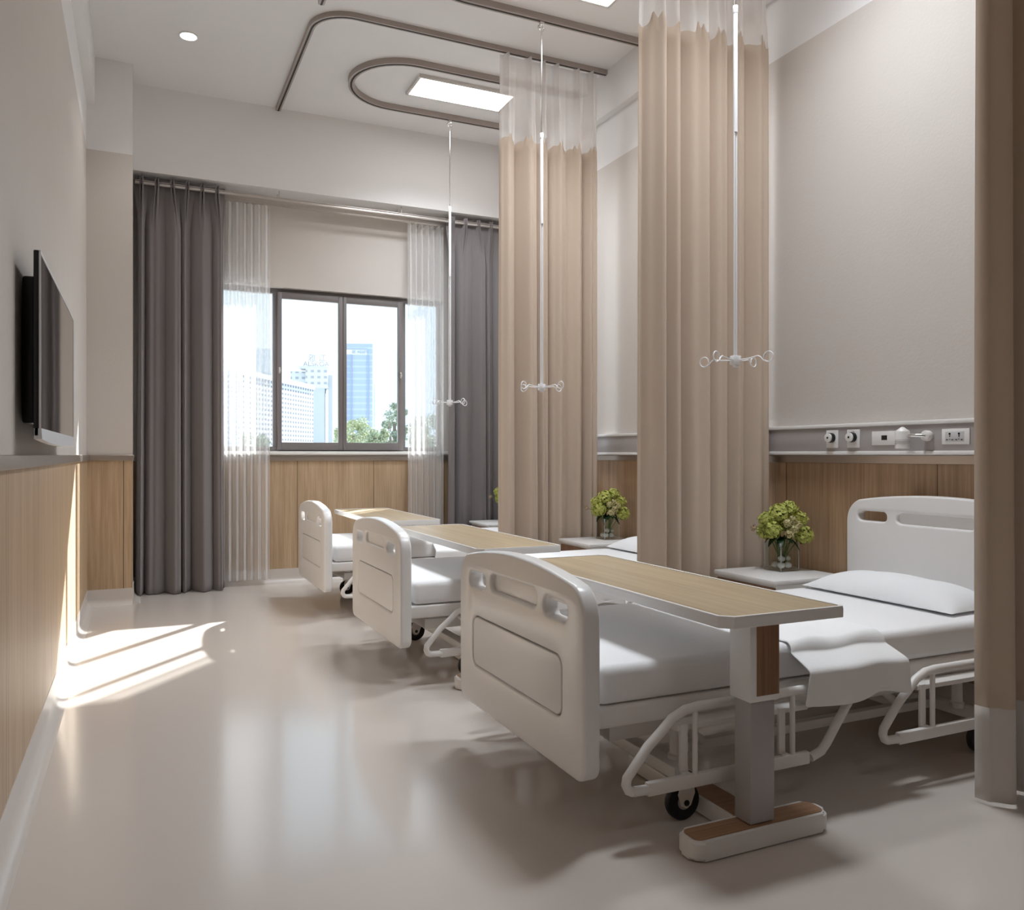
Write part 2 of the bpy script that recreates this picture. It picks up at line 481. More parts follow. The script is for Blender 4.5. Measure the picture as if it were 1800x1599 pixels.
def cove(name, a, b, inward, r=0.05, t=0.008):
    """skirting of sheet vinyl turned up the wall with a coved foot"""
    a, b, n = Vector((*a, 0)), Vector((*b, 0)), Vector((*inward, 0))
    prof = [(0.0, SK), (t, SK), (t, r + .001)]
    for k in range(1, 9):
        an = PI / 2 * k / 8
        prof.append((t + r - r * math.cos(an), r - r * math.sin(an) + 0.0008))
    prof += [(t + r, 0.0), (0.0, 0.0)]
    m = MB()
    ra = [m.bm.verts.new(a + n * u + Vector((0, 0, z))) for u, z in prof]
    rb = [m.bm.verts.new(b + n * u + Vector((0, 0, z))) for u, z in prof]
    k = len(prof)
    for i in range(k):
        m.bm.faces.new((ra[i], ra[(i + 1) % k], rb[(i + 1) % k], rb[i]))
    m.bm.faces.new(ra[::-1]); m.bm.faces.new(rb)
    return struct(m.build(name, M['base'], smooth=50))
cove('baseboard_left', (XL, YB), (XL, COL_Y), (1, 0))
cove('baseboard_pier', (XL, COL_Y), (COL_X, COL_Y), (0, -1))
cove('baseboard_pier_side', (COL_X, COL_Y), (COL_X, YF), (1, 0))
cove('baseboard_far', (COL_X, YF), (XR, YF), (0, -1))
cove('baseboard_right', (XR, YB), (XR, YF), (-1, 0))
cove('baseboard_back', (XL, YB), (XR, YB), (0, 1))

# ------------------------------------------------------------------ window
win = struct(empty('window_1', (0, 0, 0)))
F0, F1 = YF + .07, YF + .13       # fixed frame depth
m = MB()
m.box(WX0 + .04, WX1 - .04, F0, F1, WZ1 - .05, WZ1, .001).box(WX0 + .04, WX1 - .04, F0, F1, WZ0, WZ0 + .045, .001)
m.box(WX0, WX0 + .04, F0, F1, WZ0, WZ1, .003).box(WX1 - .04, WX1, F0, F1, WZ0, WZ1, .003)
m.build('outer_frame', M['win_frame'], win)
MB().box(1.155, 1.21, F0 - .003, F1 - .003, WZ0 + .045, WZ1 - .05, .001).build('mullion', M['win_frame'], win)
MB().box(2.405, 2.455, F0 - .003, F1 - .003, WZ0 + .045, WZ1 - .05, .001).build('mullion', M['win_frame'], win)
S0, S1 = YF + .035, YF + .075
for (a, b, la, lb) in ((1.195, 1.812, .038, .042), (1.816, 2.425, .034, .055)):
    s = MB()
    s.box(a + la, b - lb, S0, S1, 2.682, 2.745, .001).box(a + la, b - lb, S0, S1, WZ0 + .012, WZ0 + .085, .001)
    s.box(a, a + la, S0, S1, WZ0 + .012, 2.745, .003).box(b - lb, b, S0, S1, WZ0 + .012, 2.745, .003)
    sash = s.build('sash', M['win_frame'], win)
    MB().box(a + la - .005, b - lb + .005, S0 + .015, S0 + .021, WZ0 + .08, 2.69).build('pane', M['pane'], sash, 0)
    hx = b - .03 if a > 1.5 else a + .016
    h = MB().box(hx - .008, hx + .008, S0 - .012, S0, 1.97, 2.03, .003).tube([(hx, S0 - .012, 2.01), (hx, S0 - .03, 2.01), (hx, S0 - .034, 1.985)], .006, 8)
    h.build('latch', M['alu'], sash)
for (a, b) in ((WX0 + .035, 1.16), (2.45, WX1 - .035)):
    MB().box(a, b, F0 + .025, F0 + .031, WZ0 + .04, WZ1 - .045).build('pane', M['pane'], win, 0)
MB().box(WX0 - .04, WX1 + .04, YF - .045, YF + .2, WZ0 - .032, WZ0, .004).build('window_sill', M['sill'], win)

# ================================================================== ceiling lights
def ceiling_light(x0, x1, y0, y1, label, watt=PANEL_WATT):
    t = empty('ceiling_light', ((x0 + x1) / 2, (y0 + y1) / 2, ZC))
    tag(t, label, 'light', 'ceiling panel lights above the beds')
    a, b = (x1 - x0) / 2, (y1 - y0) / 2
    f = MB(); h = .028; wd = .022
    f.box(-a, a, -b, -b + wd, -h, 0, .002).box(-a, a, b - wd, b, -h, 0, .002)
    f.box(-a, -a + wd, -b + wd, b - wd, -h, 0, .002).box(a - wd, a, -b + wd, b - wd, -h, 0, .002)
    f.build('frame', M['led_frame'], t)
    MB().box(-a + wd, a - wd, -b + wd, b - wd, -h + .004, -.002).build('diffuser', M['led'] if watt > 5 else M['led_fill'], t, 0)
    ad = bpy.data.lights.new('panel_lamp', 'AREA'); ad.shape = 'RECTANGLE'; ad.size = 2 * (a - wd); ad.size_y = 2 * (b - wd)
    ad.energy = watt; ad.color = (.87, .935, 1.0); ad.spread = math.radians(120)
    ao = bpy.data.objects.new('panel_lamp', ad); col.objects.link(ao); ao.parent = t; ao.location = (0, 0, -h - .002)
    return t
L_bays = [(6.46, 6.84, 'rectangular ceiling panel light inside the U-shaped rail over the farthest bed'),
          (4.55, 4.93, 'rectangular ceiling panel light cut by the top edge of the photo'),
          (2.65, 3.03, 'rectangular ceiling panel light over the nearest bed')]
for y0, y1, lb in L_bays:
    ceiling_light(2.11, 3.0, y0, y1, lb)
ceiling_light(.95, 2.15, -1.5, -.6, 'added unseen fill light panel on the ceiling behind the viewer', 2.8)  # added fill lamp out of view, brightens the near end of the room

dl = tag(empty('downlight', (0.34, 6.6, ZC)), 'small round recessed downlight glowing near the left end of the ceiling', 'light')
MB().torus((0, 0, -.004), .062, .007, seg=32).build('trim_ring', M['white'], dl)
MB().cyl((0, 0, -.006), (0, 0, -.001), .056, 32).build('lamp_lens', M['spot_led'], dl)
sp_d = bpy.data.lights.new('downlight_beam', 'SPOT'); sp_d.energy = 14; sp_d.spot_size = math.radians(110); sp_d.spot_blend = .7
sp_d.shadow_soft_size = .05; sp_d.color = (1, .97, .93)
so = bpy.data.objects.new('downlight_beam', sp_d); col.objects.link(so); so.parent = dl; so.location = (0, 0, -.02)

# ================================================================== ceiling tracks
TZ = ZC
def arc_pts(cx, cy, r, a0, a1, n=12):
    return [(cx + r * math.cos(a0 + (a1 - a0) * k / n), cy + r * math.sin(a0 + (a1 - a0) * k / n)) for k in range(n + 1)]
def curtain_track(y_run, y_end, label):
    """starts at the right wall, runs across, turns the corner and runs towards the window"""
    t = tag(empty('curtain_track', (1.15, y_run, TZ)), label, 'curtain rail', 'L-shaped privacy curtain rails on the ceiling')
    r = .27
    pts = [(3.53, y_run)] + arc_pts(1.15 + r, y_run + r, r, -PI / 2, -PI) + [(1.15, y_end)]
    P3 = [(x - 1.15, y - y_run, 0) for x, y in pts]
    MB().sweep_rect(P3, .042, .036).build('rail', M['track'], t, 30)
    MB().sweep_rect([(x, y, -.0355) for x, y, z in P3], .014, .0025).build('slot', M['track_dark'], t, 30)
    MB().box(P3[0][0] - .002, P3[0][0] + .004, -.024, .024, -.04, 0, .002).build('end_cap', M['track'], t)
    return t
curtain_track(5.78, 7.62, 'rounded-corner ceiling curtain rail around the farthest bed, carrying the farthest beige curtain')
curtain_track(3.86, 5.70, 'L-shaped ceiling curtain rail over the middle bed, one short end seen at the top edge')
curtain_track(1.94, 3.78, 'L-shaped ceiling curtain rail over the nearest bed')

def iv_track(yc, label):
    t = tag(empty('drip_rail', (2.0, yc, TZ)), label, 'ceiling rail', 'U-shaped drip rails on the ceiling')
    r = .44
    pts = [(3.49, yc - r)] + arc_pts(2.05, yc, r, -PI / 2, -1.5 * PI, 20) + [(3.49, yc + r)]
    P3 = [(x - 2.0, y - yc, 0) for x, y in pts]
    MB().sweep_rect(P3, .05, .045).build('rail', M['track'], t, 30)
    MB().sweep_rect([(x, y, -.0445) for x, y, z in P3], .016, .0025).build('slot', M['track_dark'], t, 30)
    return t
iv_track(6.70, 'U-shaped ceiling drip rail looping around the panel light over the farthest bed')
iv_track(4.80, 'ceiling drip rail over the middle bed, crossing the top edge of the photo')
iv_track(2.90, 'U-shaped ceiling drip rail over the nearest bed')

def iv_hanger():
    t = empty('drip_hanger', (0, 0, 0))
    # local z = 0 at the rail underside, hub at z = -2.62
    H = 2.60
    c = MB().box(-.018, .018, -.012, .012, -.03, 0, .003).sphere((-.014, .014, -.035), .013, 12, 8).sphere((-.014, -.014, -.035), .013, 12, 8)
    c.torus((0, 0, -.052), .016, .004, normal=(0, 1, 0), seg=16)
    c.build('roller', M['chrome'], t)
    MB().cyl((0, 0, -.066), (0, 0, -.95), .005, 10).build('thin_rod', M['chrome'], t)
    MB().cyl((0, 0, -.80), (0, 0, -.84), .0135, 14, .002).cyl((0, 0, -.84), (0, 0, -1.45), .0115, 14).build('sleeve', M['rod_white'], t)
    MB().cyl((.0062, 0, -1.44), (.0062, 0, -H), .005, 12).cyl((-.0072, 0, -1.44), (-.0072, 0, -H), .0045, 12).build('lower_rod', M['rod_white'], t)
    MB().cyl((0, 0, -H + .0), (0, 0, -H - .045), .028, 20, .003).cyl((0, 0, -H - .045), (0, 0, -H - .058), .014, 14, .002).build('hub', M['rod_white'], t)
    for k in range(4):
        a = math.radians(20 + 90 * k)
        d = Vector((math.cos(a), math.sin(a), 0)); z = Vector((0, 0, 1))
        c0 = Vector((0, 0, -H - .022))
        n = Vector((-d.y, d.x, 0))
        p = [c0 + d * .02, c0 + d * .08 + z * .004, c0 + d * .125 + z * .012, c0 + d * .14 + z * .006, c0 + d * .158 - z * .014]
        loop = [c0 + d * .184 + z * .004 + (d * math.cos(q) + z * math.sin(q)) * .026 for q in [math.radians(220 + 330 * j / 14) for j in range(15)]]
        MB().tube(p + loop, .0036, 8).build('hook', M['rod_white'], t)
    return t
hg = iv_hanger()
for i, (x, y, lb) in enumerate(((2.63, 7.14, 'four-hooked drip hanger on a long rod in front of the right-hand dark window curtain'),
                                (2.63, 5.24, 'four-hooked drip hanger on a long rod in front of the farthest beige curtain'),
                                (2.79, 3.34, 'largest four-hooked drip hanger, in front of the middle beige curtain'))):
    h = hg if i == 0 else copy_tree(hg)
    h.location = (x, y, TZ - .047)
    tag(h, lb, 'drip stand', 'drip hangers on the ceiling rails')

# ================================================================== curtains
def curtain_grid(x0, x1, y, z0, z1, folds, amp, nz, shape, seed=0, per=20, swell=0.0, shift=0.0, bell=0.0):
    """pleated cloth sheet, returns MB. shape(phase, depth-from-top 0..1) -> (dx, dy)"""
    rnd = random.Random(seed)
    nx = int(folds * per)
    wob = [rnd.uniform(-.5, .5) for _ in range(int(folds) + 3)]
    wob2 = [rnd.uniform(.75, 1.2) for _ in range(int(folds) + 3)]
    mb = MB(); rows = []
    for j in range(nz + 1):
        t = j / nz
        z = z1 + (z0 - z1) * t
        row = []
        for i in range(nx + 1):
            u = i / nx
            ph = u * folds
            k = int(ph); f = ph - k; f = f * f * (3 - 2 * f)
            wv = wob[k] * (1 - f) + wob[k + 1] * f
            am = wob2[k] * (1 - f) + wob2[k + 1] * f
            dx, dy = shape(ph + shift, t)
            xx = x0 + (x1 - x0) * u + dx * (x1 - x0) / folds + wv * t * .10 * (x1 - x0) / folds
            xx += bell * t * t * (u - .5)
            yy = y - dy * amp * am * (1 + swell * t) + .012 * math.sin(3.1 * t + wv * 9 + ph * .7) * t
            row.append(mb.bm.verts.new((xx, yy, z)))
        rows.append(row)
    for j in range(nz):
        for i in range(nx):
            mb.bm.faces.new((rows[j][i], rows[j][i + 1], rows[j + 1][i + 1], rows[j + 1][i]))
    return mb

def pinch(ph, t, top=0.13):
    """pinch pleat at the top that opens into a broad fold below"""
    f = (ph % 1.0) - .5
    b = min(1, t / top); b = b * b * (3 - 2 * b)
    narrow = math.exp(-((abs(f) - .075) / .045) ** 2) * .80
    w = math.cos(2 * PI * f)
    broad = .62 * (1.35 * (1 - abs(2 * f) ** 1.9) - .35) + .22 * math.sin(2 * PI * ph * .41 + 1.1) + .12 * math.sin(4 * PI * f + 5 * math.floor(ph)) * (1 - abs(2 * f)) + .1
    dy = narrow * (1 - b) + broad * b
    dx = .26 * math.sin(2 * PI * ph * .37 + 2.0) * b
    return dx, dy

def soft(ph, t):
    w = math.sin(2 * PI * ph)
    return .10 * math.sin(4 * PI * ph), .6 * w + .25 * math.sin(2 * PI * ph * .53 + 1 + t * .6) + .12 * math.sin(2 * PI * ph * 2 + 3 * t)

def add_thickness(o, th=.003):
    md = o.modifiers.new('thickness', 'SOLIDIFY'); md.thickness = th; md.offset = 0
    return o

def window_drape(x0, x1, y, folds, label, seed, amp):
    t = tag(empty('window_curtain', ((x0 + x1) / 2, y, .01)), label, 'curtain', 'charcoal window curtains')
    c = curtain_grid(x0, x1, y, .006, 3.585, folds, amp, 60, pinch, seed, swell=.3, shift=0.05, bell=.03, per=40)
    o = c.build('cloth', M['dark_cloth'], None, 80); add_thickness(o); o.parent = t
    o.matrix_parent_inverse = Matrix.Translation(t.location).inverted()
    m = MB()
    for k in range(int(folds)):
        hx = x0 + (x1 - x0) * (k + .45) / folds
        m2 = MB().box(hx - .004, hx + .004, y + .004, y + .012, 3.52, 3.60, .001)
        ho = m2.build('hook', M['alu'], t); ho.matrix_parent_inverse = Matrix.Translation(t.location).inverted()
    m.bm.free()
    return t
window_drape(-.035, .70, 7.728, 6, 'charcoal pleated window curtain left of the window, beside the pier', 3, .11)
window_drape(2.80, 3.50, 7.728, 5, 'charcoal pleated window curtain right of the window, half behind a beige curtain', 11, .082)

def sheer_shape(ph, t):
    w = math.sin(2 * PI * ph)
    return .0, w * .8 + .3 * math.sin(2 * PI * ph * .37 + 1.2 * t)
def sheer(x0, x1, folds, label, seed):
    c = curtain_grid(x0, x1, 7.80, .055, 3.50, folds, .036, 30, sheer_shape, seed, per=16)
    o = c.build('sheer_curtain', M['sheer'], None, 80)
    tag(o, label, 'curtain', 'white sheer window curtains')
    return o
sheer(.66, 1.105, 7, 'white see-through sheer curtain over the left side of the window', 5)
sheer(2.425, 2.80, 6, 'white see-through sheer curtain over the right side of the window', 6)

# window curtain rails inside the recess
def window_rail(y, z, label, white=False):
    t = tag(empty('window_curtain_rail', (1.75, y, z)), label, 'curtain rail')
    L = 1.78
    MB().box(-L, L, -.009, .009, -.011, .011, .004).build('rail', M['alu'], t)
    MB().box(-L, L, -.012, -.006, .016, .022, .002).build('upper_lip', M['alu'], t)
    for k in range(4):
        x = -1.74 + 1.16 * k
        MB().box(x - .004, x + .004, -.004, .004, .01, REC_Z - z, .001).build('bracket', M['alu'], t)
    return t
window_rail(7.694, 3.535, 'silver rail behind the bulkhead carrying the two charcoal curtains')
window_rail(7.80, 3.515, 'slimmer silver rail nearest the window carrying the two sheer curtains')

def privacy_curtain(x0, x1, y, label, seed, folds=6):
    t = tag(empty('privacy_curtain', ((x0 + x1) / 2, y, 0.012)), label, 'curtain', 'beige privacy curtains between the beds')
    ZT, ZM, ZH = 4.312, 3.65, .335
    def sh(ph, z):
        # z in metres; pinched high up, rounded folds lower down
        d = (ZT - z)
        b = min(1, d / .75); b = b * b * (3 - 2 * b)
        f = (ph % 1.0) - .5
        narrow = math.exp(-(f / .10) ** 2) * .9
        lobe = (1 - abs(2 * f) ** 2.3)
        broad = 1.2 * lobe - .35 + .20 * math.cos(4 * PI * f + 1.7 * math.floor(ph)) * lobe + .28 * math.sin(2 * PI * ph * .47 + 1.3 + seed)
        return 0.0, narrow * (1 - b) + broad * b
    rnd = random.Random(seed)
    K = int(folds) + 3
    wob = [rnd.uniform(-.35, .35) for _ in range(K)]; am_ = [rnd.uniform(.7, 1.25) for _ in range(K)]
    fw = (x1 - x0) / folds
    nx = folds * 32
    def pt(i, z):
        u = i / nx; ph = u * folds
        ph = ph + .16 * math.sin(2 * PI * ph / folds * 2 + seed) * (0.0 if i in (0, nx) else 1.0); ph = min(max(ph, 0.0), folds)
        k = int(ph); f = ph - k; f = f * f * (3 - 2 * f)
        wv = wob[k] * (1 - f) + wob[k + 1] * f; am = am_[k] * (1 - f) + am_[k + 1] * f
        tt = (ZT - z) / ZT
        dx, dy = sh(ph, z)
        return Vector((x0 + (x1 - x0) * u + dx * fw + wv * tt * .22 * fw, y - dy * .078 * am * (1 + .15 * tt) + .01 * math.sin(ph + 3 * tt) * tt, z))
    def band(name, zs_fn, n, mat, th):
        mb = MB(); rows = []
        for j in range(n + 1):
            row = []
            for i in range(nx + 1):
                a, b = zs_fn(i)
                row.append(mb.bm.verts.new(pt(i, b + (a - b) * j / n)))
            rows.append(row)
        for j in range(n):
            for i in range(nx):
                mb.bm.faces.new((rows[j][i], rows[j][i + 1], rows[j + 1][i + 1], rows[j + 1][i]))
        o = mb.build(name, mat, None, 80); o.parent = t
        o.matrix_parent_inverse = Matrix.Translation(t.location).inverted()
        if th: add_thickness(o, th)
        return o
    def zig(i):
        ph = i / nx * folds
        f = ph % 1.0
        g = abs(f - .5)
        return ZM + .050 * math.exp(-((g - .10) / .07) ** 2) - .012 * math.cos(2 * PI * f * 2 + seed)
    band('mesh_header', lambda i: (zig(i) - .0005, ZT), 14, M['mesh_cloth'], 0)
    band('cloth', lambda i: (ZH, zig(i)), 40, M['beige_cloth'], .003)
    band('white_hem', lambda i: (.014, ZH - .0005), 8, M['hem_cloth'], .003)
    for k in range(folds):
        hx = x0 + (k + .5) * fw
        hk = MB().torus((hx, y - .02, ZT + .004), .009, .002, normal=(1, 0, 0), seg=12, tseg=6).build('ring', M['alu'], t)
        hk.matrix_parent_inverse = Matrix.Translation(t.location).inverted()
    return t
privacy_curtain(2.55, 3.42, 5.805, 'beige floor-length privacy curtain between the farthest and the middle bed', 1, 6)
privacy_curtain(2.59, 3.475, 3.89, 'beige floor-length privacy curtain between the middle and the nearest bed', 4, 6)
privacy_curtain(2.645, 3.50, 1.88, 'beige privacy curtain with white hem at the right edge of the photo, nearest the viewer', 8, 6)

# ================================================================== television
tv = tag(empty('television', (XL, 3.93, 1.25)), 'flat black television with silver edge mounted on the left wall', 'television')
tv.rotation_euler = (0, 0, 0)
xs = .076                                # screen face is this far off the wall
MB().box(xs - .022, xs - .004, -.77, .77, .012, .64, .004).build('casing', M['tv_black'], tv)
MB().box(.004, xs - .022, -.62, .62, .06, .58, .01).build('rear_housing', M['tv_black'], tv)
m = MB().box(xs - .006, xs, -.77, .77, .632, .640, .001).box(xs - .006, xs, .762, .77, .04, .632, .001).box(xs - .006, xs, -.77, -.762, .04, .632, .001)
m.build('bezel', M['tv_silver'], tv)
ch = MB()
n = 24
lo = []; hi = []; lob = []; hib = []
for k in range(n + 1):
    y = -.77 + 1.54 * k / n; dz = -.016 * (1 - (2 * k / n - 1) ** 2)
    lo.append(ch.bm.verts.new((xs + .004, y, .004 + dz))); hi.append(ch.bm.verts.new((xs + .002, y, .04)))
    lob.append(ch.bm.verts.new((xs - .02, y, .004 + dz))); hib.append(ch.bm.verts.new((xs - .02, y, .04)))
for k in range(n):
    for A, B in ((lo, hi), (hi, hib), (hib, lob), (lob, lo)):
        ch.bm.faces.new((A[k], A[k + 1], B[k + 1], B[k]))
ch.bm.faces.new((lo[0], hi[0], hib[0], lob[0])); ch.bm.faces.new((lo[-1], hi[-1], hib[-1], lob[-1]))
ch.build('chin', M['tv_silver'], tv, 30)
MB().box(xs - .004, xs - .002, -.762, .762, .04, .632).build('screen', M['tv_screen'], tv, 0)
MB().box(.001, .02, -.2, .2, .2, .45, .004).build('wall_bracket', M['tv_black'], tv)

# ================================================================== hospital bed
BW = .525
def make_bed():
    t = empty('hospital_bed', (0, 0, 0))
    # ---- footboard: outline in (y, z)
    def arched(z0, zs, zp, wid, rt, rb, n=8):
        h = wid / 2; pts = []
        for k in range(n + 1):                      # bottom right, going counter-clockwise
            a = -PI / 2 + PI / 2 * k / n; pts.append((h - rb + rb * math.cos(a), z0 + rb + rb * math.sin(a)))
        for k in range(n + 1):
            a = PI / 2 * .78 * k / n; pts.append((h - rt + rt * math.cos(a), zs - rt + rt * math.sin(a)))
        x_end, z_end = pts[-1]
        for k in range(1, 12):
            u = k / 12; x = x_end * (1 - 2 * u)
            pts.append((x, z_end + (zp - z_end) * (1 - abs(1 - 2 * u) ** 2.0)))
        for k in range(n + 1):
            a = PI - PI / 2 * .78 * (1 - k / n); pts.append((-(h - rt) + rt * math.cos(a), zs - rt + rt * math.sin(a)))
        for k in range(n + 1):
            a = PI + PI / 2 * k / n; pts.append((-(h - rb) + rb * math.cos(a), z0 + rb + rb * math.sin(a)))
        return pts
    ol = arched(.19, .80, .838, 1.05, .11, .05)
    th = .062
    W = lambda u, v, w_: Vector((th / 2 + w_, u, v))
    holes = [rrect(.165, .062, .028, -.335, .700), rrect(.165, .062, .028, .335, .700),
             rrect(.40, .062, .028, 0, .712), rrect(.76, .20, .04, 0, .455)]
    fb = plate('footboard', ol, holes, th, .012, M['abs'], t, W)
    plate('recess_back', rrect(.42, .08, .03, 0, .712), [], .026, .002, M['abs'], fb, W)
    pn = plate('decor_panel', rrect(.751, .191, .037, 0, .455), [], .058, .003, M['abs'], fb, W)
    plate('grip_back', rrect(.17, .012, .004, -.335, .727), [], .03, .002, M['abs'], fb, W)
    # ---- headboard
    ol2 = arched(.30, .975, 1.003, 1.05, .12, .05)
    W2 = lambda u, v, w_: Vector((2.23 + w_, u, v))
    h2 = [rrect(.18, .05, .024, -.36, .885), rrect(.18, .05, .024, .36, .885), rrect(.42, .055, .026, 0, .885)]
    hb = plate('headboard', ol2, h2, .06, .012, M['abs'], t, W2)
    plate('recess_back', rrect(.44, .07, .03, 0, .885), [], .022, .002, M['abs'], hb, W2)
    # ---- mattress and frame
    MB().box(.085, 2.19, -.475, .475, .405, .53, .032, 4).build('mattress', M['mattress'], t, 60)
    fr = MB().box(.065, 2.2, -.478, .478, .335, .403, .012, 3).build('bed_frame', M['frame_white'], t)
    lf = MB()
    for s in (-1, 1):
        lf.box(.18, 2.05, s * .36 - .02, s * .36 + .02, .255, .31, .004)
    for x in (.2, .95, 1.5, 2.03):
        lf.box(x - .02, x + .02, -.36, .36, .26, .305, .004)
    for x in (.35, .95, 1.5, 1.9):
        for s in (-1, 1): lf.box(x - .015, x + .015, s * .36 - .012, s * .36 + .012, .3, .34, .002)
    lf.build('lower_frame', M['frame_white'], t)
    # ---- base with castors
    for x in (.40, 1.86):
        MB().box(x - .03, x + .03, -.475, .475, .128, .172, .008).build('base_crossbar', M['frame_white'], t)
    bs = MB()
    for s in (-1, 1): bs.box(.40, 1.86, s * .27 - .018, s * .27 + .018, .132, .168, .004)
    bs.build('base_rail', M['frame_white'], t)
    for x in (.43, 1.83):
        for s in (-1, 1):
            MB().tube([(x, s * .40, .165), (x, s * .40, .185), (x, s * .40, .19), (x, s * .40, .30)], .02, 14, radii=[.027, .027, .021, .021]).build('leg', M['frame_white'], t)
    for x in (.62, 1.62):
        a = MB()
        for s in (-1, 1):
            a.tube([(x - .16, s * .30, .285), (x, s * .30, .17)], .016, 10)
            a.cyl((x - .16, s * .27, .285), (x - .16, s * .335, .285), .026, 18, .003)
        a.tube([(x, -.30, .17), (x, .30, .17)], .016, 10)
        a.build('lift_arm', M['frame_white'], t)
    for x in (.40, 1.86):
        for s in (-1, 1):
            c = empty('caster', (x, s * .455, 0), parent=t)
            wy = s * .02
            MB().cyl((0, wy - .014, .062), (0, wy + .014, .062), .062, 32, .006).build('wheel', M['rubber'], c)
            MB().cyl((0, wy - .017, .062), (0, wy + .017, .062), .026, 20, .002).build('wheel_hub', M['grey_tube'], c)
            f = MB()
            for q in (-.022, .022):
                o_ = [(-.018, .125), (.03, .125), (.034, .09), (.018, .052), (0, .044), (-.018, .052), (-.03, .09)]
                vs = [[f.bm.verts.new((a_, wy + q + e_, b_)) for a_, b_ in o_] for e_ in (-.003, .003)]
                f.bm.faces.new(vs[0]); f.bm.faces.new(vs[1][::-1])
                for k in range(len(o_)): f.bm.faces.new((vs[0][k], vs[0][(k + 1) % 7], vs[1][(k + 1) % 7], vs[1][k]))
            f.box(-.03, .034, wy - .028, wy + .028, .12, .13, .002)
            f.build('fork', M['frame_white'], c)
            MB().cyl((0, wy - .030, .062), (0, wy + .030, .062), .010, 14, .002).build('axle', M['black'], c)
    # ---- side rails, lowered: a parallelogram loop of tube on a flat foot bar
    for s in (-1, 1):
        for x0 in (.13, 1.22):
            r = empty('side_rail', (x0, s * .565, 0), parent=t)
            top = [(.02, .165), (.005, .172), (-.004, .19), (.0, .21), (.075, .295), (.125, .335), (.165, .37), (.215, .392), (.27, .398), (.80, .398), (.90, .396), (.945, .378),
                   (.93, .345), (.87, .27), (.815, .20), (.79, .175), (.74, .160)]
            MB().tube([(x, 0, z) for x, z in top], .0155, 12).build('rail_tube', M['frame_white'], r)
            b = MB().tube([(.02, 0, .165), (.08, 0, .163)], .0155, 12)
            b.box(.07, .73, -.012, .012, .143, .186, .006)
            b.build('foot_bar', M['frame_white'], r)
            for x in (.255, .66):
                MB().cyl((x, 0, .18), (x, 0, .39), .0095, 10).build('upright', M['frame_white'], r)
                MB().box(x - .045, x - .017, -s * .02 - .006, -s * .02 + .006, .18, .34, .002).box(x - .045, x - .017, -.026 if s > 0 else .0, .0 if s > 0 else .026, .17, .19, .002).build('swing_arm', M['frame_white'], r)
            MB().box(.20, .75, min(-s * .085, -s * .02), max(-s * .085, -s * .02), .318, .336, .003).build('rail_bracket', M['frame_white'], r)
    return t
bed = make_bed()
BX = 1.23
BY = [6.51, 4.60, 2.692]
beds = []
for i, (y, lb) in enumerate(zip(BY, ('white hospital bed farthest from the viewer, next to the window',
                                     'white hospital bed in the middle of the row of three',
                                     'white hospital bed nearest the viewer, with the largest footboard'))):
    b = bed if i == 0 else copy_tree(bed)
    b.location = (BX, y, 0)
    tag(b, lb, 'bed', 'hospital beds in a row')
    beds.append(b)

# ---- pillow
def make_pillow():
    m = MB(); nx, ny = 18, 34; a, b, hgt = .19, .43, .062
    def P(i, j, sgn):
        u = -1 + 2 * i / nx; v = -1 + 2 * j / ny
        e = (1 - abs(u) ** 2.6) * (1 - abs(v) ** 4.0)
        z = hgt * max(0, e) ** .8
        pin = 1 - .05 * (abs(u) ** 3) * (1 - abs(v) ** 2) - .03 * (1 - abs(u)) * 0
        x = a * u * (1 - .05 * (1 - v * v) * abs(u)); y = b * v * (1 - .04 * (1 - u * u))
        wr = .004 * math.sin(9 * v + 4 * u) * (1 - u * u) * (1 - v * v)
        return Vector((x, y, hgt * .22 + z * (1.55 if sgn > 0 else -.2) + (wr if sgn > 0 else 0)))
    for sgn in (1, -1):
        g = [[m.bm.verts.new(P(i, j, sgn)) for j in range(ny + 1)] for i in range(nx + 1)]
        for i in range(nx):
            for j in range(ny):
                f = (g[i][j], g[i + 1][j], g[i + 1][j + 1], g[i][j + 1])
                m.bm.faces.new(f if sgn > 0 else f[::-1])
    bmesh.ops.remove_doubles(m.bm, verts=m.bm.verts[:], dist=1e-4)
    o = m.build('pillow', M['linen'], None, 80)
    md = o.modifiers.new('soft', 'SUBSURF'); md.levels = 1; md.render_levels = 1
    return o
pil = make_pillow()
for i, (y, lb) in enumerate(zip(BY, ('white pillow at the head of the farthest bed', 'white pillow at the head of the middle bed',
                                     'white pillow against the headboard of the nearest bed'))):
    p = pil if i == 0 else pil.copy()
    if i: col.objects.link(p)
    p.location = (3.225, y + .03, .530)
    tag(p, lb, 'pillow', 'pillows on the beds')

